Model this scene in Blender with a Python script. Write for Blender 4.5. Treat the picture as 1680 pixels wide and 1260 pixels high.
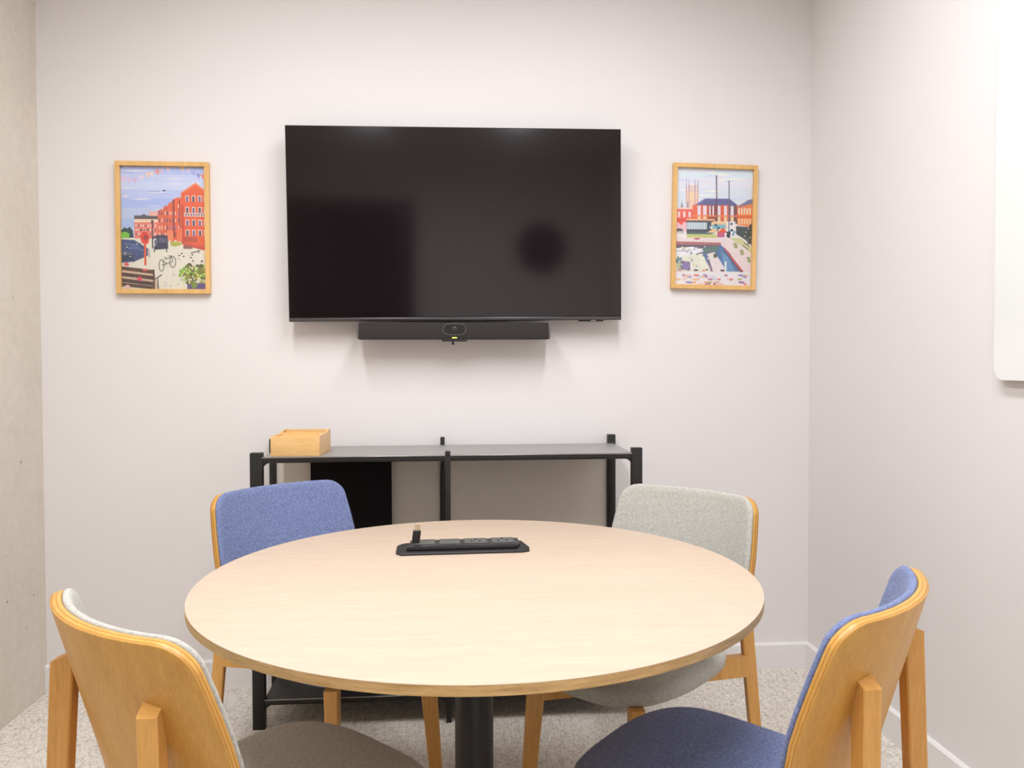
import bpy, bmesh, math, random
from mathutils import Vector, Matrix
random.seed(7)
for o in list(bpy.data.objects): bpy.data.objects.remove(o)
scene = bpy.context.scene
COL = scene.collection
R = math.radians

# ------------------------------------------------------------------ camera
F_PX, YAW, PITCH, ROLL, HC = 1281.7, 0.0749, 0.0248, -0.0033, 1.2012
cd = bpy.data.cameras.new('camera'); cam = bpy.data.objects.new('camera', cd); COL.objects.link(cam)
cd.sensor_width = 36.0; cd.lens = F_PX / 1680.0 * 36.0; cd.clip_start = 0.02
cy, sy, cp, sp = math.cos(YAW), math.sin(YAW), math.cos(PITCH), math.sin(PITCH)
fw = Vector((sy*cp, cy*cp, -sp)); r0 = Vector((cy, -sy, 0)); u0 = r0.cross(fw)
rr = math.cos(ROLL)*r0 + math.sin(ROLL)*u0; uu = -math.sin(ROLL)*r0 + math.cos(ROLL)*u0
M = Matrix(((rr.x, uu.x, -fw.x, 0), (rr.y, uu.y, -fw.y, 0), (rr.z, uu.z, -fw.z, HC), (0, 0, 0, 1)))
cam.matrix_world = M
scene.camera = cam

# ------------------------------------------------------------------ world, exposure
w = bpy.data.worlds.new('world'); scene.world = w; w.use_nodes = True
w.node_tree.nodes['Background'].inputs[0].default_value = (0.9, 0.9, 1.0, 1)
w.node_tree.nodes['Background'].inputs[1].default_value = 0.02
vs = scene.view_settings
vs.view_transform = 'Standard'; vs.look = 'None'; vs.gamma = 1.0; vs.use_curve_mapping = False
vs.exposure = 0.0
LIGHT_L = 3.0                       # radiance of the ceiling luminaires' diffusers
LIGHT_W, LIGHT_SPREAD = 38.5, 167   # lamp behind each diffuser: watts, beam spread in degrees
LIGHT_COL = (0.94, 0.965, 1.0)

# room extents (metres); camera stands at x=0, y=0
YB, XR, XL, YF, ZC = 2.978, 1.397, -1.501, -1.30, 2.93

# ------------------------------------------------------------------ materials
def srgb(r, g, b):
    f = lambda c: (c/255/12.92) if c/255 <= 0.04045 else ((c/255+0.055)/1.055)**2.4
    return (f(r), f(g), f(b), 1.0)
def lin(*c): return (c[0], c[1], c[2], 1.0)
class NT:
    def __init__(s, name):
        s.m = bpy.data.materials.new(name); s.m.use_nodes = True
        s.t = s.m.node_tree; s.n = s.t.nodes; s.b = s.n['Principled BSDF']; s.out = s.n['Material Output']
    def add(s, typ, **kw):
        n = s.n.new(typ)
        for k, v in kw.items():
            if hasattr(n, k) and k not in n.inputs: setattr(n, k, v)
            else: n.inputs[k].default_value = v
        return n
    def link(s, a, b): s.t.links.new(a, b)
    def coords(s, scale=(1, 1, 1), kind='Object'):
        tc = s.add('ShaderNodeTexCoord'); mp = s.add('ShaderNodeMapping'); mp.inputs['Scale'].default_value = scale
        s.link(tc.outputs[kind], mp.inputs[0]); return mp.outputs[0]
    def noise(s, vec, scale, detail=3, rough=0.5):
        n = s.add('ShaderNodeTexNoise'); n.inputs['Scale'].default_value = scale; n.inputs['Detail'].default_value = detail
        n.inputs['Roughness'].default_value = rough; s.link(vec, n.inputs['Vector']); return n.outputs[0]
    def ramp(s, fac, stops):
        n = s.add('ShaderNodeValToRGB'); cr = n.color_ramp
        while len(cr.elements) < len(stops): cr.elements.new(0.5)
        for e, (p, c) in zip(cr.elements, stops): e.position = p; e.color = c
        s.link(fac, n.inputs[0]); return n.outputs[0]
    def mix(s, fac, a, b, mode='MIX'):
        n = s.add('ShaderNodeMix'); n.data_type = 'RGBA'; n.blend_type = mode
        for sock, v in ((0, fac), (6, a), (7, b)):
            if hasattr(v, 'is_output'): s.link(v, n.inputs[sock])
            else: n.inputs[sock].default_value = v
        return n.outputs[2]
    def bump(s, h, strength, dist):
        n = s.add('ShaderNodeBump'); n.inputs['Strength'].default_value = strength; n.inputs['Distance'].default_value = dist
        s.link(h, n.inputs['Height']); s.link(n.outputs[0], s.b.inputs['Normal'])
    def base(s, c):
        if hasattr(c, 'is_output'): s.link(c, s.b.inputs['Base Color'])
        else: s.b.inputs['Base Color'].default_value = c
    def set(s, rough=0.5, spec=0.5, metal=0.0):
        s.b.inputs['Roughness'].default_value = rough; s.b.inputs['Specular IOR Level'].default_value = spec
        s.b.inputs['Metallic'].default_value = metal
def simple(name, c, rough=0.5, spec=0.5, metal=0.0):
    t = NT(name); t.base(c); t.set(rough, spec, metal); return t.m
def painted(name, c, var=0.02, rough=0.75, bs=260, bstr=0.08):
    t = NT(name); v = t.coords(); n = t.noise(v, 3, 2)
    c2 = lin(*[x*(1-var*2) for x in c[:3]]); t.base(t.mix(n, c, c2)); t.set(rough, 0.3)
    t.bump(t.noise(v, bs, 2), bstr, 0.001); return t.m
def wood(name, ca, cb, scale=(30, 30, 2.5), rough=0.38, spec=0.45, ply=False):
    t = NT(name); v = t.coords(scale); n = t.noise(v, 1.3, 6, 0.6)
    col = t.ramp(n, [(0.3, ca), (0.72, cb)])
    fine = t.noise(t.coords(tuple(s*6 for s in scale)), 1.5, 3)
    col = t.mix(0.18, col, t.ramp(fine, [(0.35, lin(*[x*0.55 for x in ca[:3]])), (0.65, cb)]))
    if ply:                                            # laminated veneer lines on the cut edge only
        a = t.add('ShaderNodeAttribute'); a.attribute_name = 'ply'
        mu = t.add('ShaderNodeMath'); mu.operation = 'MULTIPLY'; mu.inputs[1].default_value = 3.1416*4.0; t.link(a.outputs['Fac'], mu.inputs[0])
        si = t.add('ShaderNodeMath'); si.operation = 'SINE'; t.link(mu.outputs[0], si.inputs[0])
        st = t.ramp(si.outputs[0], [(0.55, lin(0, 0, 0)), (0.85, lin(1, 1, 1))])
        col = t.mix(st, col, lin(cb[0]*0.62, cb[1]*0.45, cb[2]*0.35))
    t.base(col); t.set(rough, spec); t.bump(fine, 0.05, 0.001); return t.m
def fabric(name, dark, mid, light):
    t = NT(name); v = t.coords()
    n = t.noise(v, 420, 2, 0.7); n2 = t.noise(v, 150, 3, 0.8)
    c = t.ramp(n, [(0.32, dark), (0.5, mid), (0.7, light)])
    c2 = t.ramp(n2, [(0.3, dark), (0.5, mid), (0.68, light)])
    t.base(t.mix(0.45, c, c2)); t.set(0.95, 0.15)
    t.b.inputs['Sheen Weight'].default_value = 0.12; t.b.inputs['Sheen Roughness'].default_value = 0.5
    t.bump(n, 0.35, 0.0015); return t.m

WALL = painted('wall_paint', lin(0.805, 0.765, 0.758), 0.008)
SKIRT = painted('skirting_paint', lin(0.82, 0.79, 0.78), 0.004, 0.45)
CEIL = painted('ceiling_paint', lin(0.82, 0.81, 0.80), 0.01, 0.85)
def concrete():
    t = NT('raw_concrete'); v = t.coords((1, 1, 0.55))
    n = t.noise(v, 2.2, 6, 0.65); c = t.ramp(n, [(0.3, lin(0.64, 0.575, 0.48)), (0.55, lin(0.72, 0.65, 0.555)), (0.75, lin(0.78, 0.72, 0.63))])
    n2 = t.noise(t.coords(), 28, 4, 0.7); c = t.mix(0.25, c, t.ramp(n2, [(0.35, lin(0.60, 0.54, 0.45)), (0.65, lin(0.78, 0.72, 0.63))]))
    vo = t.add('ShaderNodeTexVoronoi'); vo.inputs['Scale'].default_value = 11; t.link(t.coords(), vo.inputs['Vector'])
    pit = t.ramp(vo.outputs['Distance'], [(0.045, lin(1, 1, 1)), (0.075, lin(0, 0, 0))])
    c = t.mix(pit, c, lin(0.40, 0.34, 0.27)); t.base(c); t.set(0.8, 0.25)
    t.bump(t.mix(pit, n2, lin(0, 0, 0)), 0.35, 0.003); return t.m
CONC = concrete()
def carpet():
    t = NT('carpet_pile')
    oi = t.add('ShaderNodeObjectInfo'); tc = t.add('ShaderNodeTexCoord')
    def vec(sc):
        mp = t.add('ShaderNodeMapping'); mp.inputs['Scale'].default_value = sc; t.link(tc.outputs['Object'], mp.inputs[0]); return mp.outputs[0]
    a = t.noise(vec((1, 0.6, 1)), 130, 3, 0.8); b = t.noise(vec((1, 0.45, 1)), 55, 4, 0.85); c = t.noise(vec((1, 1, 1)), 4, 2)
    col = t.ramp(a, [(0.34, lin(0.22, 0.18, 0.14)), (0.47, lin(0.66, 0.595, 0.52)), (0.60, lin(0.92, 0.87, 0.80))])
    col2 = t.ramp(b, [(0.34, lin(0.28, 0.235, 0.19)), (0.46, lin(0.70, 0.635, 0.56)), (0.60, lin(0.90, 0.85, 0.78))])
    col = t.mix(0.5, col, col2)
    col = t.mix(0.10, col, t.ramp(c, [(0.35, lin(0.55, 0.49, 0.43)), (0.65, lin(0.78, 0.72, 0.66))]))
    t.base(col); t.set(1.0, 0.05); t.bump(a, 0.8, 0.004); return t.m
CARPET = carpet()
BLACK = simple('black_powder_coat', lin(0.012, 0.0105, 0.011), 0.42, 0.45)
SHELFTOP = simple('dark_powder_coated_sheet', lin(0.29, 0.275, 0.265), 0.40, 0.8)
EDGE_GLINT = simple('edge_highlight_metal', lin(0.30, 0.29, 0.285), 0.25, 0.5, 0.9)  # lighter metal, gives the shelf edges their highlight by colour
GREYPANEL = simple('grey_coated_panel', lin(0.68, 0.63, 0.56), 0.45, 0.5)
BLACKPANEL = simple('matt_black_panel', lin(0.006, 0.005, 0.006), 0.75, 0.2)
PLASTIC = simple('black_plastic', lin(0.016, 0.014, 0.015), 0.5, 0.4)
SCREEN = simple('dark_display_glass', lin(0.010, 0.0055, 0.007), 0.095, 0.66)
CHIN = simple('brushed_dark_metal', lin(0.10, 0.092, 0.095), 0.30, 0.5, 0.85)
def mesh_cloth():
    t = NT('speaker_cloth'); v = t.coords((1, 1, 1)); n = t.noise(v, 500, 1)
    t.base(t.ramp(n, [(0.3, lin(0.022, 0.018, 0.018)), (0.7, lin(0.06, 0.05, 0.05))])); t.set(0.85, 0.2); return t.m
CLOTH = mesh_cloth()
RIM = simple('satin_dark_rim', lin(0.10, 0.09, 0.09), 0.35)
LENS = simple('lens_glass', lin(0.01, 0.009, 0.01), 0.15, 0.5)
def emit(name, c, s):
    t = NT(name); t.base(lin(0, 0, 0)); t.b.inputs['Emission Color'].default_value = c; t.b.inputs['Emission Strength'].default_value = s; return t.m
LED = emit('status_light', lin(0.85, 0.95, 0.15), 1.1)
DIFF = emit('luminaire_diffuser', lin(*LIGHT_COL), LIGHT_L)
BEECH = wood('beech_solid', lin(0.66, 0.33, 0.085), lin(0.82, 0.445, 0.13))
PLY = wood('beech_plywood', lin(0.60, 0.30, 0.062), lin(0.71, 0.39, 0.09), ply=True)
OAKF = wood('oak_frame', lin(0.70, 0.40, 0.135), lin(0.86, 0.53, 0.21))
BAMBOO = wood('bamboo', lin(0.76, 0.45, 0.17), lin(0.90, 0.58, 0.26), (5, 60, 60))
TOPW = wood('ash_laminate', lin(0.575, 0.435, 0.325), lin(0.625, 0.485, 0.37), (1.6, 26, 26), 0.5, 0.35)
EDGEW = wood('oak_edge_band', lin(0.48, 0.275, 0.105), lin(0.80, 0.54, 0.25), (9, 9, 130), 0.5, 0.35)
BLUE = fabric('blue_wool', lin(0.085, 0.105, 0.20), lin(0.17, 0.205, 0.37), lin(0.29, 0.34, 0.56))
GREY = fabric('grey_wool', lin(0.30, 0.285, 0.255), lin(0.47, 0.455, 0.41), lin(0.62, 0.60, 0.55))
WBOARD = simple('white_glass', lin(0.84, 0.85, 0.82), 0.12, 0.5)
STEEL = simple('nickel_plug', lin(0.60, 0.50, 0.39), 0.3, 0.5, 0.9)
DGLASS = simple('dark_door_glass', lin(0.008, 0.008, 0.010), 0.08, 0.5)
def printmat():
    t = NT('printed_paper'); a = t.add('ShaderNodeAttribute'); a.attribute_name = 'ink'
    n = t.noise(t.coords(), 60, 3); c = t.mix(0.06, a.outputs['Color'], t.ramp(n, [(0.3, lin(0.5, 0.5, 0.5)), (0.7, lin(1, 1, 1))]))
    t.base(c); t.set(0.6, 0.3); return t.m
PRINT = printmat()
def glazing():
    t = NT('clear_glazing'); tr = t.add('ShaderNodeBsdfTransparent'); gl = t.add('ShaderNodeBsdfGlossy'); gl.inputs['Roughness'].default_value = 0.05
    fr = t.add('ShaderNodeFresnel'); fr.inputs['IOR'].default_value = 1.22; mx = t.add('ShaderNodeMixShader')
    t.link(fr.outputs[0], mx.inputs[0]); t.link(tr.outputs[0], mx.inputs[1]); t.link(gl.outputs[0], mx.inputs[2]); t.link(mx.outputs[0], t.out.inputs[0]); return t.m
GLAZE = glazing()

# ------------------------------------------------------------------ builders
def box(bm, x0, x1, y0, y1, z0, z1, bev=0.0, seg=2):
    vs_ = [bm.verts.new(p) for p in ((x0,y0,z0),(x1,y0,z0),(x1,y1,z0),(x0,y1,z0),(x0,y0,z1),(x1,y0,z1),(x1,y1,z1),(x0,y1,z1))]
    fs = [bm.faces.new([vs_[i] for i in q]) for q in ((0,3,2,1),(4,5,6,7),(0,1,5,4),(1,2,6,5),(2,3,7,6),(3,0,4,7))]
    if bev > 0:
        es = {e for f in fs for e in f.edges}
        bmesh.ops.bevel(bm, geom=list(es), offset=bev, segments=seg, profile=0.5, affect='EDGES')
def loft(bm, rings, cap=True):
    vr = [[bm.verts.new(p) for p in r] for r in rings]
    n = len(vr[0])
    for a, b in zip(vr[:-1], vr[1:]):
        for i in range(n):
            j = (i+1) % n; bm.faces.new((a[i], a[j], b[j], b[i]))
    if cap:
        bm.faces.new(list(reversed(vr[0]))); bm.faces.new(vr[-1])
    return vr
def circ(cx, cy_, z, r, n=48): return [(cx+r*math.cos(2*math.pi*i/n), cy_+r*math.sin(2*math.pi*i/n), z) for i in range(n)]
def obj(name, bm, mat, parent=None, smooth=True, ang=35):
    bmesh.ops.recalc_face_normals(bm, faces=bm.faces)
    me = bpy.data.meshes.new(name); bm.to_mesh(me); bm.free()
    me.materials.append(mat)
    if smooth:
        me.shade_smooth() if hasattr(me, 'shade_smooth') else None
        if hasattr(me, 'set_sharp_from_angle'): me.set_sharp_from_angle(angle=R(ang))
    o = bpy.data.objects.new(name, me); COL.objects.link(o)
    if parent: o.parent = parent
    return o
def bx(name, mat, parent, *a, **k):
    bm = bmesh.new(); box(bm, *a, **k); return obj(name, bm, mat, parent)
def tag(o, label, cat, group=None):
    o['label'] = label; o['category'] = cat
    if group: o['group'] = group
    return o
def thing(name, label, cat, loc=(0, 0, 0), rz=0.0, group=None):
    o = bpy.data.objects.new(name, None); COL.objects.link(o); o.empty_display_size = 0.1
    o.location = loc; o.rotation_euler = (0, 0, rz); return tag(o, label, cat, group)
def struct(o, label=None, cat=None):
    o['kind'] = 'structure'
    if label: o['label'] = label
    if cat: o['category'] = cat
    return o

# ------------------------------------------------------------------ the room
T = 0.10
struct(bx('wall_back', WALL, None, XL-T, XR+T, YB, YB+T, 0, ZC), 'white painted wall behind the screen', 'wall')
struct(bx('wall_right', WALL, None, XR, XR+T, YF-T, YB, 0, ZC), 'white painted side wall carrying the whiteboard', 'wall')
struct(bx('wall_left', CONC, None, XL-T, XL, YF-T, YB, 0, ZC), 'raw beige concrete side wall with small pits', 'wall')
struct(bx('ceiling', CEIL, None, XL-T, XR+T, YF-T, YB+T, ZC, ZC+T), 'plain white ceiling', 'ceiling')
# wall behind the camera with a dark glazed door in its left part
bm = bmesh.new(); box(bm, -0.33, XR, YF-T, YF, 0, ZC); box(bm, XL, -0.33, YF-T, YF, 2.49, ZC)
struct(obj('wall_front', bm, WALL), 'white wall facing the screen with an opening for a glazed door', 'wall')
bm = bmesh.new(); box(bm, XL, XL+0.05, YF-0.07, YF-0.02, 0, 2.49); box(bm, -0.38, -0.33, YF-0.07, YF-0.02, 0, 2.49); box(bm, XL+0.05, -0.38, YF-0.07, YF-0.02, 2.44, 2.49); box(bm, XL+0.05, -0.38, YF-0.07, YF-0.02, 0, 0.06)
dr = struct(obj('door_1', bm, BLACK), 'dark glazed door facing the screen', 'door')
bx('pane', DGLASS, dr, XL+0.05, -0.38, YF-0.05, YF-0.04, 0.06, 2.44)
bm = bmesh.new(); loft(bm, [circ(-0.46, 0, 0, 0.014, 16), circ(-0.46, 0, 0.4, 0.014, 16)])
h = obj('handle', bm, STEEL, dr); h.location = (0, YF+0.02, 0.85)
# floor: slab and carpet tiles
fl = struct(bx('floor', simple('screed', lin(0.3, 0.28, 0.25), 0.9), None, XL-T, XR+T, YF-T, YB+T, -0.12, -0.006), 'speckled grey beige carpet tile floor', 'floor')
TS = 0.5; sx0, sy0 = -0.178, 2.45
xs = sorted({max(XL, min(XR, sx0 + i*TS)) for i in range(-4, 5)}); ys = sorted({max(YF, min(YB, sy0 + i*TS)) for i in range(-9, 3)})
for a, b in zip(xs[:-1], xs[1:]):
    for c, d in zip(ys[:-1], ys[1:]):
        if b-a < 0.01 or d-c < 0.01: continue
        g = 0.00005
        bx('carpet_tile', CARPET, fl, a+g, b-g, c+g, d-g, -0.006, 0.0, bev=0.0005, seg=1)
# baseboards with a small chamfer on the top edge
def base_profile(t=0.015, hgt=0.10, ch=0.006): return [(0, 0), (t, 0), (t, hgt-ch), (t-ch, hgt), (0, hgt)]
bm = bmesh.new(); pr = base_profile()
loft(bm, [[(XL, YB-d, z) for d, z in pr], [(XR, YB-d, z) for d, z in pr]])
struct(obj('baseboard_back', bm, SKIRT, smooth=False), 'white baseboard along the wall behind the screen', 'baseboard')
bm = bmesh.new(); loft(bm, [[(XR-d, YB-0.015, z) for d, z in pr], [(XR-d, YF, z) for d, z in pr]])
struct(obj('baseboard_right', bm, SKIRT, smooth=False), 'white baseboard along the whiteboard wall', 'baseboard')

# ------------------------------------------------------------------ ceiling luminaires
for i, (lx, lab) in enumerate(((-0.59, 'long white ceiling luminaire on the side of the concrete wall'), (0.47, 'long white ceiling luminaire on the side of the whiteboard wall'))):
    t = thing('ceiling_light', lab, 'ceiling light', (lx, 1.02, ZC-0.05), 0, 'linear ceiling luminaires')
    hw, hl = 0.11, 1.08
    bm = bmesh.new(); box(bm, -hw-.02, -hw, -hl, hl, 0, 0.05); box(bm, hw, hw+.02, -hl, hl, 0, 0.05); box(bm, -hw-.02, hw+.02, -hl-.02, -hl, 0, .05); box(bm, -hw-.02, hw+.02, hl, hl+.02, 0, .05)
    obj('frame', bm, CEIL, t); bx('diffuser', DIFF, t, -hw, hw, -hl, hl, 0.008, 0.02)
    ld = bpy.data.lights.new('lamp', 'AREA'); ld.shape = 'RECTANGLE'; ld.size = 2*hw; ld.size_y = 2*hl; ld.energy = LIGHT_W; ld.color = LIGHT_COL; ld.spread = R(LIGHT_SPREAD)
    lo = bpy.data.objects.new('lamp', ld); COL.objects.link(lo); lo.parent = t; lo.location = (0, 0, 0.004)

# ------------------------------------------------------------------ round table
TX, TY, TR, TH, TT = 0.0541, 1.7155, 0.60, 0.74, 0.018
t = thing('round_table', 'round pale wood meeting table on a black column', 'table', (TX, TY, 0))
bm = bmesh.new(); loft(bm, [circ(0, 0, TH-TT, TR-.0008, 160), circ(0, 0, TH-TT+.001, TR, 160), circ(0, 0, TH-.0012, TR, 160)])
tt = obj('edge_band', bm, EDGEW, t); tt['label'] = 'oak edge band around the table top'
bm = bmesh.new(); loft(bm, [circ(0, 0, TH-.0012, TR, 160), circ(0, 0, TH-.0003, TR-.0003, 160), circ(0, 0, TH, TR-.0012, 160)])
obj('table_top', bm, TOPW, t)
bm = bmesh.new(); loft(bm, [circ(-0.012, 0, 0.02, .0425, 48), circ(-0.012, 0, TH-TT-.006, .0425, 48)]); obj('column', bm, BLACK, t)
bm = bmesh.new(); loft(bm, [circ(-0.012, 0, TH-TT-.006, .16, 40), circ(-0.012, 0, TH-TT, .16, 40)]); obj('mounting_plate', bm, BLACK, t)
bm = bmesh.new(); loft(bm, [circ(-0.012, 0, 0, .205, 64), circ(-0.012, 0, 0.010, .205, 64), circ(-0.012, 0, 0.016, .19, 64), circ(-0.012, 0, 0.02, .06, 64)]); obj('base', bm, BLACK, t)

# ------------------------------------------------------------------ power module in the table top
pm = thing('power_module', 'black power socket strip set into the round table top', 'power module', (0.024, 1.953, TH), R(1.6)); pm.scale = (.95, .95, 1)
bm = bmesh.new()
outl = [(-.176, -.042), (-.163, -.062), (.150, -.062), (.168, -.052), (.172, -.02), (.160, .050), (.150, .058), (-.150, .058), (-.166, .048), (-.176, .03)]
loft(bm, [[(x, y, 0) for x, y in outl], [(x, y, .004) for x, y in outl], [(x*.985, y*.97, .006) for x, y in outl]]); obj('flange', bm, PLASTIC, pm)
bx('socket_bed', simple('dark_socket_bed', lin(0.035, 0.032, 0.03), 0.4), pm, -.142, .148, -.016, .050, .006, .014, bev=.002)
bx('front_flap', simple('glossy_flap', lin(0.02, 0.019, 0.026), 0.25, 0.6), pm, -.150, .140, -.040, -.018, .006, .017, bev=.003)
SOCK = simple('grey_socket_face', lin(0.11, 0.105, 0.095), 0.45)
for a, b in ((-.132, -.076), (-.064, -.010), (.002, .062), (.074, .134)):
    s = bx('socket_insert', SOCK, pm, a, b, -.010, .046, .014, .0165, bev=.001)
    if a > 0:
        for dx, dy in ((0, .016), (-.011, -.006), (.011, -.006)):
            bx('pin_hole', BLACKPANEL, s, (a+b)/2+dx-.003, (a+b)/2+dx+.003, .018+dy-.004, .018+dy+.004, .0164, .0169)
# video plug standing on the strip
vp = thing('video_plug', 'cable plug with bare metal tip standing up from the socket strip', 'cable plug', (-0.094, 1.955, TH+.0165), R(8))
bm = bmesh.new()
def rect(cx, cy_, z, hx, hy): return [(cx-hx, cy_-hy, z), (cx+hx, cy_-hy, z), (cx+hx, cy_+hy, z), (cx-hx, cy_+hy, z)]
loft(bm, [rect(-.002, 0, 0, .0085, .006), rect(-.001, 0, .012, .0095, .0065), rect(.0015, 0, .030, .0095, .0065), rect(.002, 0, .032, .0075, .005)]); obj('plug_body', bm, PLASTIC, vp, ang=25)
bm = bmesh.new(); loft(bm, [rect(.002, 0, .032, .0068, .0025), rect(.004, 0, .048, .0068, .0025), rect(.0042, 0, .0495, .0058, .0018)]); obj('metal_tip', bm, STEEL, vp, ang=25)
bm = bmesh.new(); loft(bm, [circ(-.002, 0, -.001, .006, 14), circ(-.002, 0, .004, .006, 14)]); obj('strain_relief', bm, simple('red_collar', lin(0.12, 0.015, 0.02), 0.5), vp)

# ------------------------------------------------------------------ chairs
SEAT_Z = 0.46
def shell_hw(z):
    pts = [(0.44, .105), (0.47, .152), (0.52, .195), (0.58, .218), (0.66, .227), (0.74, .222), (0.84, .211)]
    for (z0, a), (z1, b) in zip(pts[:-1], pts[1:]):
        if z <= z1: 
            s = max(0, (z-z0)/(z1-z0)); return a+(b-a)*s
    return pts[-1][1]
ZT, ZBOT, RC = 0.838, 0.445, 0.042
REC = math.tan(R(15.5)); YTOP = -0.335
def shell_pt(u, v, inset, off):
    zt, zb = ZT-inset, ZBOT+inset
    z = zb+(zt-zb)*v
    hw = shell_hw(z)-inset
    r = max(RC-inset, .012)
    if z > zt-r: hw = hw-r+math.sqrt(max(0, r*r-(z-(zt-r))**2))
    x = u*hw
    k = x/0.21
    y = YTOP+(ZT-z)*REC+0.052*k*k+0.006*k**4
    y -= 0.030*max(0, (0.60-z)/0.16)**2*0.5            # lumbar bends back towards vertical near the seat
    dx = -(2*0.052*k)/0.21; nrm = Vector((dx, 1, REC)).normalized()
    p = Vector((x, y, z))+nrm*off
    return p
VN = [0, .06, .13, .22, .32, .42, .52, .62, .71, .79, .85, .89, .915, .935, .952, .966, .978, .988, .995, 1.0]
UN = [-1+2*i/24 for i in range(25)]
def loop_params():
    L = [(u, 0) for u in UN]+[(1, v) for v in VN[1:]]+[(u, 1) for u in reversed(UN[:-1])]+[(-1, v) for v in reversed(VN[1:-1])]
    return L
def shell_solid(layers):
    """layers: list of (inset, offset, ply); first and last get full grid faces"""
    bm = bmesh.new(); lay = bm.verts.layers.float.new('ply'); LP = loop_params(); rings = []
    def grid(inset, off, pv):
        g = {}
        for i, u in enumerate(UN):
            for j, v in enumerate(VN):
                q = bm.verts.new(shell_pt(u, v, inset, off)); q[lay] = pv; g[(u, v)] = q
        for i in range(len(UN)-1):
            for j in range(len(VN)-1):
                bm.faces.new((g[(UN[i], VN[j])], g[(UN[i+1], VN[j])], g[(UN[i+1], VN[j+1])], g[(UN[i], VN[j+1])]))
        return [g[p] for p in LP]
    for i, (ins, off, pv) in enumerate(layers):
        if i in (0, len(layers)-1): rings.append(grid(ins, off, pv))
        else:
            rg = []
            for (u, v) in LP:
                q = bm.verts.new(shell_pt(u, v, ins, off)); q[lay] = pv; rg.append(q)
            rings.append(rg)
    n = len(LP)
    for a, b in zip(rings[:-1], rings[1:]):
        for i in range(n):
            j = (i+1) % n; bm.faces.new((a[i], a[j], b[j], b[i]))
    return bm
def shell_meshes():
    th = .0165
    return (shell_solid([(.0015, -th, 0), (0, -th+.0015, 0), (0, -.0015, 1), (.0015, 0, 1)]),
            shell_solid([(.004, .0003, 0), (.001, .002, 0), (.0, .005, 0), (.0012, .009, 0), (.004, .012, 0), (.010, .0138, 0), (.018, .0145, 0)]))
def seat_outline(inset, n=96):
    pts = []
    for i in range(n):
        a = 2*math.pi*i/n; c, s = math.cos(a), math.sin(a)
        ex = 2/3.2
        X = (abs(c)**ex)*math.copysign(1, c); Y = (abs(s)**ex)*math.copysign(1, s)
        yy = Y*(.232-inset)-.004
        hw = .205+.018*(Y+1)/2
        if Y > 0: yy += 0.012*(1-X*X)
        pts.append((X*(hw-inset), yy))
    return pts
def seat_solid():
    bm = bmesh.new()
    def zc(x, y):                       # gentle scoop, front roll
        d = 0.006*((x/.2)**2) - 0.010*max(0, (y-.10)/.1)**2 + .004*max(0, (-y-.08)/.12) - 0.012*(-(y)/.22)*0.5
        return d - 0.004
    lay = [(.030, -.050), (.010, -.046), (.001, -.036), (0, -.022), (.003, -.010), (.010, -.003), (.022, 0)]
    rings = []
    for ins, dz in lay:
        rings.append([(x, y, SEAT_Z+dz+zc(x, y)) for x, y in seat_outline(ins)])
    for k in (.8, .6, .4, .2, .03):
        rings.append([(x*k, (y+.004)*k-.004, SEAT_Z+zc(x*k, (y+.004)*k-.004)) for x, y in seat_outline(.022)])
    loft(bm, rings); return bm
def post(bm, p0, p1, s0, s1, ax=0.0, slant=0.0, ch=0.0025):
    """tapered rectangular post from p0 (bottom) to p1 (top); s=(width x, depth y); slanted top (rear lower by slant)"""
    rings = []
    for p, s, sl in ((p0, s0, 0), (p1, s1, slant)):
        hx, hy = s[0]/2, s[1]/2; c = ch
        pts = [(-hx+c, -hy), (hx-c, -hy), (hx, -hy+c), (hx, hy-c), (hx-c, hy), (-hx+c, hy), (-hx, hy-c), (-hx, -hy+c)]
        ca, sa = math.cos(ax), math.sin(ax)
        rings.append([(p[0]+x*ca-y*sa, p[1]+x*sa+y*ca, p[2]+sl*(y/s[1])) for x, y in pts])
    loft(bm, rings)
def make_chair(fab, label, group):
    t = thing('meeting_chair', label, 'chair', (0, 0, 0), 0, group)
    sb, pb = shell_meshes()
    o = obj('backrest', sb, PLY, t, ang=50); o['label'] = 'curved beech plywood back shell'
    obj('back_pad', pb, fab, t, ang=60)
    obj('seat', seat_solid(), fab, t, ang=60)
    for s in (-1, 1):
        bm = bmesh.new(); post(bm, (s*.212, -.318, 0), (s*.150, -.302, .740), (.024, .030), (.028, .037), ax=s*R(45), slant=.015); obj('rear_leg', bm, BEECH, t, ang=25)
        bm = bmesh.new(); post(bm, (s*.166, .238, 0), (s*.150, .205, .412), (.024, .030), (.034, .046), ax=-s*R(45)); obj('front_leg', bm, BEECH, t, ang=25)
        # diagonal rail from this rear leg to the opposite front leg, the two cross under the seat
        bm = bmesh.new(); a = Vector((s*.181, -.308, .372)); b = Vector((-s*.150, .203, .372)); d = (b-a).normalized(); q = Vector((-d.y, d.x, 0))*.011
        loft(bm, [[p-q+Vector((0, 0, -.029)), p+q+Vector((0, 0, -.029)), p+q+Vector((0, 0, .029)), p-q+Vector((0, 0, .029))] for p in (a, b)]); obj('cross_rail', bm, BEECH, t, ang=25)
    return t
def copy_tree(o):
    c = o.copy(); COL.objects.link(c)
    for ch in list(o.children):
        k = ch.copy(); COL.objects.link(k); k.parent = c
    return c
def place(o, midx, midy, phi, label=None):
    # mid = midpoint of the two top ends of the back, local y = -0.29
    n = (-math.sin(phi), math.cos(phi))
    o.location = (midx+.29*n[0], midy+.29*n[1], 0); o.rotation_euler = (0, 0, phi)
    if label: o['label'] = label
G = 'upholstered wooden chairs around the round table'
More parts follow.
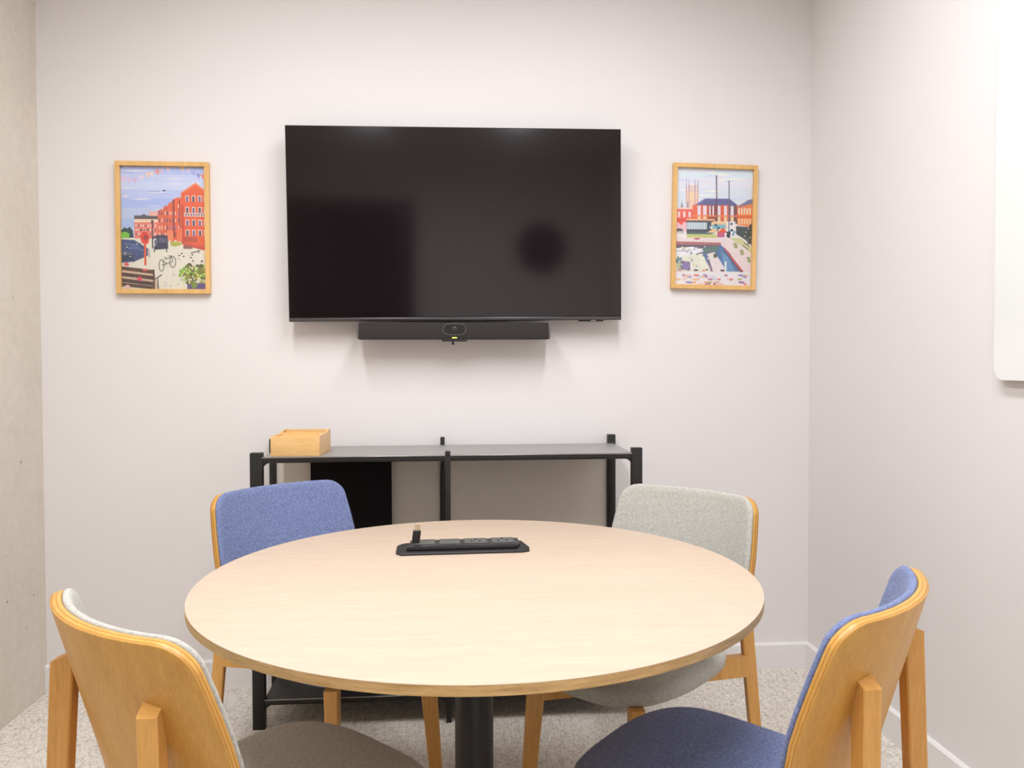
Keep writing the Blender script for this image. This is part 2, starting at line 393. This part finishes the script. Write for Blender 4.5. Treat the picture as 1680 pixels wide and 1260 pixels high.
blue = make_chair(BLUE, 'blue upholstered wooden chair between the round table and the shelf bay with the bamboo box', G)
place(blue, -0.524, 2.385, R(-137.4))
b2 = copy_tree(blue); place(b2, 0.690, 1.205, R(47.7), 'blue upholstered wooden chair with its plywood back beside the whiteboard wall')
grey = make_chair(GREY, 'grey upholstered wooden chair in the corner by the whiteboard wall and shelf', G)
place(grey, 0.672, 2.20, R(133.4))
g2 = copy_tree(grey); place(g2, -0.507, 1.192, R(-45.0), 'grey upholstered wooden chair with its plywood back beside the concrete wall')

# ------------------------------------------------------------------ black metal shelf
SY0, SY1 = 2.60, 2.955          # front and back of the unit
sh = thing('shelf_unit', 'low black metal shelf unit with grey back panels under the screen', 'shelf', (0, 0, 0))
ST = 0.901
def upost(x, y, w_, dpt, top, inner, name='post'):
    # angle profile: a flat face to the side and one narrow return
    bm = bmesh.new(); box(bm, x-w_/2, x+w_/2, y-dpt/2, y+dpt/2, 0, top, bev=.002, seg=2)
    return obj(name, bm, BLACK, sh)
upost(-0.645, SY0+.014, .040, .028, .915, 1); upost(0.620, SY0+.014, .036, .028, .918, -1)
upost(-0.668, SY1-.012, .022, .024, .930, 1); upost(0.600, SY1-.012, .030, .024, .934, -1)
upost(-0.020, SY0+.014, .018, .028, .913, 1); upost(-0.042, SY1-.012, .016, .024, .930, 1)
for nm, z in (('top_shelf', ST), ('bottom_shelf', .100)):
    bx(nm, SHELFTOP if z > .5 else BLACK, sh, -0.628, 0.605, SY0+.003, SY1-.02, z-.005, z, bev=.001)
    bx('edge_highlight', EDGE_GLINT, sh, -0.626, 0.603, SY0, SY0+.003, z-.0045, z-.0002, bev=.0012, seg=3)  # added pale strip standing in for the highlight along the front edge
    bx('front_lip', BLACK, sh, -0.626, 0.603, SY0+.002, SY0+.010, z-.020, z-.005, bev=.002)
    bx('rear_lip', BLACK, sh, -0.658, 0.586, SY1-.020, SY1-.012, z-.020, z-.004, bev=.002)
    for xs_, d in ((-0.626, 1), (0.603, -1)):          # rounded gusset at the ends of the rail
        bm = bmesh.new(); pts = [(0, 0), (.028, 0)]+[(.028-.028*math.sin(a), -.028+.028*math.cos(a)) for a in [R(q) for q in (15, 35, 55, 75)]]+[(0, -.034)]
        loft(bm, [[(xs_+d*px, SY0+.004, z-.019+pz) for px, pz in pts], [(xs_+d*px, SY0+.010, z-.019+pz) for px, pz in pts]]); obj('gusset', bm, BLACK, sh, smooth=False)
for a, b in ((-0.655, -0.052), (-0.032, 0.583)):
    bx('back_panel', GREYPANEL, sh, a, b, SY1-.011, SY1-.003, .10, ST-.024, bev=.001)
o = bx('cable_cover', BLACKPANEL, sh, -0.527, -0.232, SY1-.036, SY1-.012, .101, ST-.0205, bev=.001); o['label'] = 'matt black cover panel'

# bamboo organiser box on the shelf
bb = thing('bamboo_box', 'small open bamboo organiser box standing on the black shelf', 'box', (-0.519, 2.715, ST+.0005), R(-1.5))
bw, bd, bh, tk = .160, .20, .066, .007
bx('front_wall', BAMBOO, bb, -bw/2, bw/2, -bd/2, -bd/2+tk, 0, bh, bev=.001)
bx('rear_wall', BAMBOO, bb, -bw/2, bw/2, bd/2-tk, bd/2, 0, bh+.008, bev=.001)
for s in (-1, 1):
    bm = bmesh.new(); x0 = s*bw/2; x1 = s*(bw/2-tk)
    pr = [(-bd/2+tk, 0), (bd/2-tk, 0), (bd/2-tk, bh+.008), (.05, bh+.008), (.03, bh), (-bd/2+tk, bh)]
    loft(bm, [[(x0, y, z) for y, z in pr], [(x1, y, z) for y, z in pr]]); obj('side_wall', bm, BAMBOO, bb, smooth=False)
bx('bottom_board', BAMBOO, bb, -bw/2+tk, bw/2-tk, -bd/2+tk, bd/2-tk, .0, .006)
bx('lid_tray', BAMBOO, bb, -bw/2+tk, bw/2-tk, -bd/2+tk, .022, bh-.014, bh-.008)
bx('divider', BAMBOO, bb, -bw/2+tk, bw/2-tk, .022, .030, .006, bh+.002)
bx('corner_block', BAMBOO, bb, bw/2-tk-.016, bw/2-tk, -.03, .020, bh-.008, bh+.001, bev=.001)

# ------------------------------------------------------------------ television and video bar
tv = thing('television', 'large wide black flat screen television mounted on the wall', 'television', (0.0175, YB, 1.3655)); tv.rotation_euler = (R(1.3), R(-0.4), 0)   # wall mount tilts the screen down a little
W2, HH = .6125, .706; yf = -.078
bm = bmesh.new(); box(bm, -W2, W2, yf, yf+.028, .013, HH, bev=.0015); obj('housing', bm, PLASTIC, tv)
bx('display', SCREEN, tv, -W2+.003, W2-.003, yf-.0012, yf+.001, .016, HH-.003)
bx('lower_bezel', CHIN, tv, -W2, W2, yf-.004, yf+.02, 0, .0135, bev=.003, seg=3)
bx('rear_cover', PLASTIC, tv, -.46, .46, yf+.028, yf+.056, .05, .42, bev=.006)
bx('wall_mount', BLACK, tv, -.25, .25, yf+.056, -.001, .12, .36)
bx('sensor_module', PLASTIC, tv, .452, .545, yf+.002, yf+.016, -.005, 0.001, bev=.001)
bx('logo_plate', simple('logo_plate', lin(0.35, 0.33, 0.34), .35), tv, .497, .517, yf-.001, yf+.003, -.003, .0005)

vb = thing('video_bar', 'slim dark grey video conference bar with oval camera under the television', 'video bar', (0.005, YB, 1.295))
bx('speaker_front', CLOTH, vb, -.345, .345, -.112, -.104, 0, .061, bev=.003, seg=3)
bx('housing', PLASTIC, vb, -.3515, .3515, -.110, -.045, 0, .061, bev=.004, seg=3)
bx('wall_bracket', BLACK, vb, -.2, .2, -.045, 0, .012, .052)
for s in (-1, 1): bx('end_cap', RIM, vb, s*.3485-.0035, s*.3485+.0035, -.1125, -.05, .001, .060, bev=.002)
def stadium(hx, hz, y, cz, n=14):
    pts = []
    for sgn, off in ((1, -math.pi/2), (-1, math.pi/2)):
        for i in range(n+1):
            a = off+math.pi*i/n; pts.append((sgn*(hx-hz)+hz*math.cos(a), y, cz+hz*math.sin(a)))
    return pts
bm = bmesh.new(); rg = [stadium(.043, .0215, -.1115, .0355), stadium(.043, .0215, -.1150, .0355), stadium(.040, .0185, -.1150, .0355), stadium(.040, .0185, -.1125, .0355)]
loft(bm, rg, cap=False); cw = obj('camera_rim', bm, RIM, vb)
bm = bmesh.new(); loft(bm, [stadium(.040, .0185, -.1118, .0355), stadium(.040, .0185, -.1130, .0355)]); obj('camera_window', bm, LENS, cw)
bm = bmesh.new(); loft(bm, [[(p[0], -.1130, p[1]) for p in [(.010*math.cos(a*R(15)), .0355+.010*math.sin(a*R(15))) for a in range(24)]], [(p[0], -.1136, p[1]) for p in [(.009*math.cos(a*R(15)), .0355+.009*math.sin(a*R(15))) for a in range(24)]]]); obj('lens', bm, simple('lens_ring', lin(.03, .028, .03), .3), cw)
bx('status_lamp', LED, vb, -.009, .009, -.1136, -.1118, .0025, .0075)
bx('privacy_bracket', BLACK, vb, -.046, .046, -.113, -.085, -.008, -.0002, bev=.0015)
bm = bmesh.new(); loft(bm, [circ(-.006, -.100, -.019, .007, 16), circ(-.006, -.100, -.014, .003, 16), circ(-.006, -.100, -.007, .003, 16)]); obj('thumb_screw', bm, BLACK, vb)

# ------------------------------------------------------------------ framed prints
class Print:
    """flat printed picture: coloured ink shapes on one sheet, coordinates as read off the sheet, thin layers"""
    def __init__(s, tr): s.bm = bmesh.new(); s.lay = s.bm.loops.layers.float_color.new('ink'); s.k = 0; s.tr = tr
    def poly(s, pts, c):
        s.k += 1; y = -0.0000035*s.k
        vs_ = []
        for p in pts:
            u, v = s.tr(*p); u = min(.5, max(-.5, u)); v = min(.5, max(-.5, v)); vs_.append(s.bm.verts.new((u*PW, y, v*PH)))
        try: f = s.bm.faces.new(vs_)
        except ValueError: return
        f.normal_update()
        if f.normal.y > 0: f.normal_flip()
        for l in f.loops: l[s.lay] = tuple(min(.92, v*1.12) for v in srgb(*c)[:3])+(1.0,)
    def rect(s, x0, y0, x1, y1, c): s.poly([(x0, y0), (x1, y0), (x1, y1), (x0, y1)], c)
    def disc(s, x, y, rx, ry, c, n=12): s.poly([(x+rx*math.cos(2*math.pi*i/n), y+ry*math.sin(2*math.pi*i/n)) for i in range(n)], c)
    def line(s, x0, y0, x1, y1, w_, c):
        d = math.hypot(x1-x0, y1-y0) or 1; nx, ny = -(y1-y0)/d*w_/2, (x1-x0)/d*w_/2
        s.poly([(x0+nx, y0+ny), (x1+nx, y1+ny), (x1-nx, y1-ny), (x0-nx, y0-ny)], c)
    def ring(s, x, y, rx, ry, w_, c, n=18):
        for i in range(n):
            a, b = 2*math.pi*i/n, 2*math.pi*(i+1)/n
            s.poly([(x+rx*math.cos(a), y+ry*math.sin(a)), (x+rx*math.cos(b), y+ry*math.sin(b)), (x+(rx-w_)*math.cos(b), y+(ry-w_)*math.sin(b)), (x+(rx-w_)*math.cos(a), y+(ry-w_)*math.sin(a))], c)
FW, FH, FB, FD = .333, .481, .0165, .022
PW, PH = FW-2*FB+.004, FH-2*FB+.004
def frame(name, label, cx, cz, rot, build):
    t = thing(name, label, 'framed print', (cx, YB, cz), 0, 'framed town prints'); t.rotation_euler = (0, rot, 0)
    for nm, a in (('top_rail', (-FW/2, FW/2, -FD, 0, FH/2-FB, FH/2)), ('bottom_rail', (-FW/2, FW/2, -FD, 0, -FH/2, -FH/2+FB)),
                  ('side_stile', (-FW/2, -FW/2+FB, -FD, 0, -FH/2+FB, FH/2-FB)), ('side_stile', (FW/2-FB, FW/2, -FD, 0, -FH/2+FB, FH/2-FB))):
        bx(nm, OAKF, t, *a, bev=.0008, seg=1)
    bx('backing_board', simple('backing_card', lin(.6, .55, .48), .9), t, -FW/2+FB, FW/2-FB, -.008, -.003, -FH/2+FB, FH/2-FB)
    p = build(); o = obj('print', p.bm, PRINT, t, smooth=False); o.location = (0, -.0085, 0); o.scale = ((FW-2*FB)/PW, 1, (FH-2*FB)/PH)
    bx('glazing', GLAZE, t, -FW/2+FB, FW/2-FB, -.0135, -.0125, -FH/2+FB, FH/2-FB)
    return t
rnd = random.Random(3)
def quay_print():
    P = Print(lambda x, y: ((x-128)/704-.5, .5-(y-108)/1022))
    P.rect(128, 108, 832, 1130, (228, 222, 205))
    bands = [(108, (178, 190, 232)), (170, (196, 203, 236)), (230, (200, 208, 236)), (300, (186, 196, 232)), (370, (170, 186, 230)), (450, (186, 196, 226)), (540, (170, 190, 226)), (620, (196, 206, 226))]
    for i, (y, c) in enumerate(bands): P.rect(128, y, 832, bands[i+1][0] if i+1 < len(bands) else 700, c)
    for i in range(26):
        x = rnd.uniform(140, 760); y = rnd.uniform(130, 500); L = rnd.uniform(40, 130)
        c = rnd.choice([(212, 216, 240), (176, 188, 230), (218, 214, 232), (190, 200, 234)])
        P.poly([(x-L, y), (x, y-10), (x+L, y-2), (x, y+9)], c)
    for x, y, c in [(150, 215, (224, 190, 214)), (195, 222, (216, 188, 216)), (245, 222, (214, 180, 214)), (300, 200, (226, 206, 220)), (350, 178, (240, 200, 190)), (385, 168, (238, 206, 196)), (432, 152, (238, 150, 140)), (468, 140, (216, 190, 214)), (520, 118, (230, 200, 205)),
                    (640, 120, (240, 205, 175)), (690, 135, (214, 190, 220)), (735, 158, (170, 170, 215)), (775, 178, (150, 150, 205)), (815, 185, (240, 140, 110))]:
        P.poly([(x-22, y-16), (x+22, y-20), (x+6, y+30)], c)
    P.line(355, 312, 455, 318, 5, (160, 150, 165)); P.disc(488, 306, 12, 7, (70, 70, 95))
    # far terrace
    P.rect(235, 515, 432, 545, (92, 84, 92)); P.rect(235, 545, 432, 572, (236, 206, 178)); P.rect(235, 572, 432, 706, (226, 128, 112))
    for y in (590, 625, 660):
        for x in range(246, 426, 20): P.rect(x, y, x+9, y+20, (246, 214, 204) if (x//20+y) % 3 else (140, 92, 96))
    P.rect(360, 480, 432, 518, (232, 176, 160)); P.rect(300, 505, 330, 518, (110, 90, 96))
    # warehouse in steps
    for x0, y0, x1, c in [(432, 470, 480, (222, 108, 78)), (478, 440, 520, (214, 98, 66)), (518, 410, 566, (226, 104, 70)), (560, 372, 640, (228, 100, 64))]:
        P.poly([(x0, y0+8), (x0+(x1-x0)*.5, y0-12), (x1, y0), (x1, 735), (x0, 715)], c)
    P.poly([(628, 320), (752, 236), (832, 300), (832, 800), (640, 745), (628, 745)], (226, 96, 58))
    P.poly([(752, 236), (832, 300), (832, 318), (752, 256), (634, 330), (628, 320)], (238, 134, 92))
    P.poly([(628, 420), (650, 420), (650, 745), (628, 740)], (200, 76, 48))
    for y in (345, 440, 545, 630):
        for i, x in enumerate((665, 718, 770, 816)):
            P.rect(x, y, min(832, x+30), y+52, (240, 214, 204)); P.rect(x+5, y+6, min(832, x+24), y+52, (120, 96, 136) if (i+y) % 2 else (92, 70, 92))
    P.rect(652, 490, 832, 520, (224, 196, 190))
    for x in range(662, 826, 22): P.rect(x, 496, x+12, 514, (120, 92, 100))
    for y in (420, 480, 540, 600, 655):
        for x in (442, 462, 490, 508, 530, 550, 576, 602):
            if y > 440-(x-432)*.3+30: P.rect(x, y, x+9, y+30, rnd.choice([(150, 120, 160), (120, 80, 90), (240, 196, 180), (96, 84, 110)]))
    for x in (556, 612, 565): P.rect(x, 380, x+8, 700, (150, 66, 54))
    P.rect(510, 640, 560, 720, (240, 138, 96)); P.rect(590, 620, 634, 730, (232, 120, 80))
    P.rect(650, 690, 760, 735, (190, 80, 60)); P.poly([(640, 740), (832, 770), (832, 805), (640, 760)], (206, 80, 62))
    P.poly([(530, 730), (620, 735), (640, 752), (580, 770), (540, 765)], (176, 176, 70))
    # quayside, water, trees
    P.poly([(128, 640), (150, 615), (175, 625), (200, 610), (222, 640), (230, 700), (128, 705)], (44, 74, 80)); P.poly([(128, 660), (160, 650), (195, 668), (190, 704), (128, 704)], (120, 190, 60))
    P.poly([(128, 715), (235, 720), (345, 790), (345, 850), (230, 900), (128, 910)], (70, 84, 128))
    P.poly([(128, 840), (220, 830), (228, 890), (128, 905)], (48, 66, 92)); P.poly([(140, 745), (240, 750), (310, 800), (220, 800)], (92, 106, 150))
    for i in range(14): P.disc(rnd.uniform(140, 320), rnd.uniform(740, 880), 9, 4, rnd.choice([(130, 140, 176), (44, 56, 86), (206, 206, 160)]))
    P.line(128, 835, 225, 838, 6, (150, 140, 120)); P.line(225, 830, 225, 905, 7, (50, 60, 80))
    # red post, cart, lamp
    P.rect(314, 720, 332, 930, (224, 92, 56)); P.poly([(280, 690), (300, 650), (340, 648), (365, 690), (350, 745), (322, 760), (295, 740)], (226, 76, 58)); P.disc(330, 700, 20, 26, (160, 60, 60)); P.line(275, 640, 350, 632, 6, (60, 50, 60))
    P.rect(381, 560, 391, 790, (60, 50, 62)); P.disc(386, 566, 12, 16, (90, 70, 80))
    P.poly([(392, 690), (430, 676), (512, 680), (516, 790), (400, 800)], (64, 62, 84)); P.disc(408, 735, 16, 32, (230, 226, 226)); P.disc(412, 738, 11, 26, (96, 96, 120)); P.rect(440, 700, 505, 740, (96, 92, 120)); P.line(400, 795, 400, 822, 8, (40, 38, 50)); P.line(500, 785, 504, 820, 8, (40, 38, 50))
    P.poly([(640, 772), (665, 755), (720, 770), (720, 790), (645, 790)], (150, 96, 90)); P.line(720, 820, 790, 805, 8, (80, 70, 84)); P.line(770, 796, 774, 828, 6, (80, 70, 84))
    for i in range(16): P.disc(rnd.uniform(600, 825), rnd.uniform(800, 900), 8, 6, rnd.choice([(110, 96, 110), (200, 170, 150), (90, 80, 90), (230, 200, 190)]))
    # bicycle
    P.ring(458, 930, 24, 52, 6, (92, 84, 80)); P.ring(552, 900, 28, 50, 6, (92, 84, 80))
    for a in ((458, 930, 505, 915), (505, 915, 552, 900), (470, 890, 505, 915), (485, 880, 545, 855), (545, 855, 552, 900), (478, 862, 500, 868), (520, 850, 545, 850)): P.line(*a, 5, (84, 76, 76))
    P.line(352, 790, 358, 865, 6, (110, 104, 120))
    # bush and tub
    for i in range(70):
        a = rnd.uniform(0, 6.28); q = rnd.random()**.5
        x, y = 735+120*q*math.cos(a), 1010+95*q*math.sin(a)
        P.disc(min(x, 832), y, 20, 17, rnd.choice([(126, 128, 58), (150, 150, 62), (104, 112, 60), (140, 180, 70), (96, 92, 50)]), 7)
    for i in range(46): P.disc(rnd.uniform(620, 828), rnd.uniform(930, 1090), 7, 7, rnd.choice([(240, 226, 150), (236, 214, 110), (244, 236, 210)]), 6)
    P.poly([(672, 1085), (832, 1075), (832, 1130), (672, 1130)], (104, 84, 134)); P.poly([(700, 1085), (740, 1060), (760, 1100), (720, 1128)], (130, 150, 66))
    for i in range(8): P.disc(rnd.uniform(480, 640), rnd.uniform(1000, 1115), 10, 6, rnd.choice([(206, 196, 214), (214, 200, 160)]))
    # bench
    P.poly([(128, 940), (392, 968), (430, 1130), (128, 1095)], (206, 176, 150))
    for y, c in ((940, (96, 62, 52)), (990, (88, 60, 54)), (1040, (84, 58, 54)), (1075, (92, 66, 60))): P.poly([(128, y), (392, y+30), (392, y+62), (128, y+30)], c)
    P.rect(386, 965, 400, 1130, (88, 60, 52)); P.line(400, 1045, 460, 1008, 7, (80, 60, 56)); P.line(425, 1040, 430, 1130, 7, (70, 56, 56))
    P.poly([(250, 1040), (275, 1022), (300, 1040), (282, 1062), (255, 1055)], (228, 84, 90)); P.poly([(140, 920), (170, 905), (192, 925), (165, 940)], (226, 96, 96)); P.poly([(290, 965), (330, 960), (355, 972), (310, 980)], (222, 90, 88))
    P.disc(172, 1110, 22, 16, (232, 190, 180))
    return P
def harbour_print():
    def tr(x, y):
        x2 = x+0.0225*(y-118); y2 = y-0.0225*(x-160); return ((x2-160)/690-.5, .5-(y2-118)/1032)
    P = Print(tr)
    P.rect(130, 100, 860, 1180, (234, 226, 226))
    for y0, y1, c in ((100, 200, (214, 226, 234)), (200, 300, (222, 222, 232)), (300, 470, (214, 220, 230))): P.rect(130, y0, 860, y1, c)
    for i in range(22):
        x, y, L = rnd.uniform(170, 800), rnd.uniform(140, 400), rnd.uniform(40, 140); P.poly([(x-L, y), (x, y-12), (x+L, y), (x, y+10)], rnd.choice([(236, 228, 226), (226, 216, 226), (206, 214, 232), (240, 234, 226)]))
    # tower with pinnacles
    P.rect(244, 320, 352, 470, (236, 200, 176)); P.rect(258, 270, 340, 330, (226, 200, 196)); P.rect(270, 340, 300, 400, (240, 210, 160))
    for x in (244, 268, 322, 348): P.poly([(x-7, 330), (x, 195), (x+7, 330)], (176, 150, 164)); P.rect(x-5, 300, x+5, 440, (206, 170, 166))
    for x in (204, 256): P.poly([(x-12, 470), (x, 405), (x+12, 470)], (150, 140, 150))
    # left red house
    P.rect(146, 480, 300, 640, (226, 96, 84)); P.rect(146, 468, 300, 484, (238, 200, 190)); P.rect(146, 570, 300, 590, (214, 76, 66))
    for x in (165, 214, 262): P.rect(x, 505, x+22, 555, (240, 206, 200))
    P.rect(146, 600, 250, 680, (232, 186, 196)); P.poly([(160, 595), (225, 590), (200, 625)], (230, 80, 60))
    # centre house
    P.poly([(318, 445), (410, 388), (635, 388), (712, 445)], (98, 98, 150)); P.poly([(318, 445), (410, 388), (430, 388), (350, 445)], (124, 124, 170))
    P.rect(300, 445, 705, 590, (216, 92, 56)); P.rect(440, 445, 520, 590, (150, 70, 56)); P.rect(300, 445, 345, 590, (226, 108, 70)); P.rect(635, 445, 705, 590, (120, 72, 70))
    for x, w_ in ((345, 30), (395, 32), (450, 14), (480, 14), (528, 26), (585, 28), (645, 28)):
        P.rect(x, 452, x+w_, 535, (226, 214, 224)); 
        if w_ > 20: P.rect(x, 545, x+w_, 590, (240, 206, 160))
    P.rect(300, 535, 705, 548, (232, 130, 90)); P.line(516, 180, 522, 590, 11, (110, 80, 96)); P.line(632, 230, 630, 780, 10, (120, 112, 128))
    # glass pavilion, cafe
    P.rect(246, 580, 486, 700, (72, 78, 88)); P.rect(250, 600, 430, 660, (206, 216, 222)); 
    for x in range(262, 430, 22): P.rect(x, 602, x+5, 658, (130, 150, 160))
    P.rect(246, 568, 500, 584, (232, 170, 130)); P.rect(470, 596, 610, 660, (240, 196, 140)); P.rect(480, 618, 600, 655, (120, 180, 200))
    for i in range(20): P.disc(rnd.uniform(440, 700), rnd.uniform(600, 720), 13, 11, rnd.choice([(60, 96, 130), (44, 50, 66), (236, 226, 220), (90, 150, 180), (70, 60, 80)]), 7)
    P.poly([(430, 690), (490, 655), (550, 690)], (244, 196, 150)); P.poly([(525, 690), (575, 645), (618, 690)], (232, 84, 48)); P.rect(525, 690, 590, 730, (190, 90, 130)); P.poly([(606, 680), (646, 680), (632, 790)], (40, 44, 60))
    P.rect(246, 690, 470, 728, (90, 108, 110)); P.rect(246, 705, 520, 735, (196, 200, 120)); P.disc(180, 672, 34, 18, (90, 80, 84)); P.disc(190, 690, 40, 12, (200, 190, 190))
    # right house
    P.poly([(705, 450), (842, 388), (842, 640), (705, 620)], (232, 128, 60)); P.poly([(700, 470), (800, 400), (842, 388), (842, 430)], (120, 116, 150))
    for x in range(716, 836, 25): P.rect(x, 470, x+14, 525, (244, 216, 190)); P.rect(x, 565, x+16, 615, (244, 200, 150))
    P.rect(705, 540, 842, 556, (216, 96, 50)); P.poly([(695, 630), (842, 640), (838, 800), (770, 745), (695, 700)], (64, 74, 72)); P.poly([(790, 660), (842, 600), (840, 800), (800, 760)], (50, 60, 54))
    for i in range(16): P.disc(rnd.uniform(770, 836), rnd.uniform(650, 800), 10, 9, rnd.choice([(96, 104, 84), (160, 140, 130), (44, 56, 50), (200, 190, 180)]), 7)
    # promenade and basin
    P.poly([(146, 735), (700, 735), (842, 830), (840, 1050), (146, 1050)], (232, 214, 214)); P.poly([(640, 735), (740, 735), (842, 820), (842, 870)], (206, 204, 150))
    P.poly([(146, 768), (556, 778), (560, 806), (146, 800)], (176, 110, 110)); P.poly([(146, 796), (556, 800), (560, 830), (146, 830)], (110, 96, 110))
    P.poly([(390, 830), (560, 800), (640, 870), (742, 1035), (610, 1035), (480, 1035), (395, 900)], (88, 120, 164)); P.poly([(390, 825), (540, 800), (520, 870), (405, 880)], (96, 122, 120)); P.poly([(560, 860), (620, 900), (690, 1035), (600, 1035)], (110, 150, 190))
    P.poly([(575, 815), (600, 830), (765, 1035), (735, 1040)], (190, 84, 84)); P.line(590, 850, 740, 1040, 6, (80, 60, 76))
    for x, y in ((690, 805), (748, 865), (812, 930)): P.poly([(x-22, y-26), (x+10, y-26), (x+24, y+20), (x-8, y+24)], (160, 164, 110))
    for a in ((755, 800, 810, 840), (768, 780, 822, 815)): P.line(*a, 7, (110, 90, 96))
    P.disc(340, 745, 28, 8, (190, 90, 110))
    # boats
    P.poly([(146, 830), (300, 815), (400, 850), (380, 900), (146, 910)], (236, 232, 236)); P.poly([(146, 900), (380, 880), (430, 1035), (146, 1035)], (226, 224, 206)); P.poly([(430, 880), (500, 862), (590, 1000), (590, 1035), (470, 1035)], (236, 220, 220)); P.poly([(425, 900), (440, 890), (485, 1035), (465, 1035)], (130, 110, 130))
    P.poly([(360, 890), (400, 890), (455, 1035), (380, 1035)], (236, 232, 214)); P.poly([(150, 920), (205, 908), (200, 940), (150, 945)], (110, 146, 150)); P.poly([(155, 960), (200, 940), (275, 950), (280, 1020), (165, 1020)], (120, 112, 120)); P.disc(240, 985, 34, 38, (140, 120, 170)); P.disc(180, 985, 24, 30, (190, 190, 150))
    P.line(146, 855, 290, 850, 7, (150, 150, 176)); P.disc(505, 895, 18, 20, (96, 96, 70)); P.poly([(590, 945), (608, 945), (608, 1035), (594, 1035)], (240, 240, 244)); P.line(330, 885, 400, 860, 9, (80, 80, 96))
    for i in range(34): P.disc(rnd.uniform(150, 460), rnd.uniform(800, 1030), rnd.uniform(7, 17), rnd.uniform(5, 10), rnd.choice([(120, 112, 124), (240, 236, 240), (200, 196, 204), (96, 110, 120), (220, 206, 170), (176, 170, 196)]), 8)
    P.disc(330, 1024, 22, 8, (50, 46, 60)); P.disc(570, 1026, 20, 8, (60, 44, 52)); P.disc(400, 1028, 16, 7, (226, 130, 120)); P.disc(180, 1028, 26, 7, (226, 170, 170)); P.line(735, 1030, 765, 1048, 10, (70, 56, 66))
    P.rect(120, 1040, 860, 1180, (238, 228, 228))
    cols = [(190, 130, 160), (236, 170, 130), (150, 140, 190), (226, 130, 120), (176, 180, 120), (240, 200, 190), (160, 110, 170), (236, 190, 150), (206, 206, 226)]
    for i in range(40):
        x, y = rnd.uniform(150, 820), rnd.choice((1072, 1085, 1108, 1135, 1150)); L = rnd.uniform(14, 40)
        P.poly([(x-L, y), (x-L*.4, y-14), (x+L, y-10), (x+L*.6, y+10)], rnd.choice(cols))
    return P
frame('framed_print', 'oak framed print of red brick quayside warehouses with a bicycle and bench', -1.0578, 1.7063, 0.0, quay_print)
frame('framed_print', 'slightly crooked oak framed print of a harbour basin with boats and a church tower', 1.008, 1.730, R(1.15), harbour_print)

# ------------------------------------------------------------------ whiteboard on the right wall
wb = thing('whiteboard', 'white glass writing board with rounded corners on the side wall', 'whiteboard', (XR-.001, 1.895, 1.158))
def rrect(L, Hh, r, x, n=8):
    pts = []
    for cx_, cz_, a0 in ((-r, r, -90), (-r, Hh-r, 0), (-L+r, Hh-r, 90), (-L+r, r, 180)):
        for i in range(n+1):
            a = R(a0+90*i/n); pts.append((x, cx_+r*math.cos(a), cz_+r*math.sin(a)))
    return pts
bm = bmesh.new(); L_, H_ = 1.30, .945
loft(bm, [rrect(L_, H_, .035, -.014), rrect(L_, H_, .035, -.0205), rrect(L_-.002, H_-.002, .034, -.022)]); obj('glass_board', bm, WBOARD, wb)
for yy in (-.12, -1.18):
    for zz in (.12, H_-.12):
        bm = bmesh.new(); loft(bm, [[(-.014, yy+.02*math.cos(a*R(20)), zz+.02*math.sin(a*R(20))) for a in range(18)], [(0, yy+.02*math.cos(a*R(20)), zz+.02*math.sin(a*R(20))) for a in range(18)]]); obj('standoff', bm, STEEL, wb)

# ------------------------------------------------------------------ unseen made-up clock, added for the dark blob mirrored in the screen
cl = thing('added_clock', 'made-up round dark clock, added to give the screen its dark round reflection', 'clock', (0.80, YF, 1.84))
bm = bmesh.new(); loft(bm, [[(.22*math.cos(a*R(10)), y, .22+.22*math.sin(a*R(10))) for a in range(36)] for y in (0, .035)]); obj('case', bm, PLASTIC, cl)
bm = bmesh.new(); loft(bm, [[(.20*math.cos(a*R(10)), y, .22+.20*math.sin(a*R(10))) for a in range(36)] for y in (.035, .037)]); obj('dial', bm, BLACKPANEL, cl)
bx('hour_hand', STEEL, cl, -.006, .006, .037, .040, .22, .32); bx('minute_hand', STEEL, cl, 0, .15, .040, .042, .216, .224)
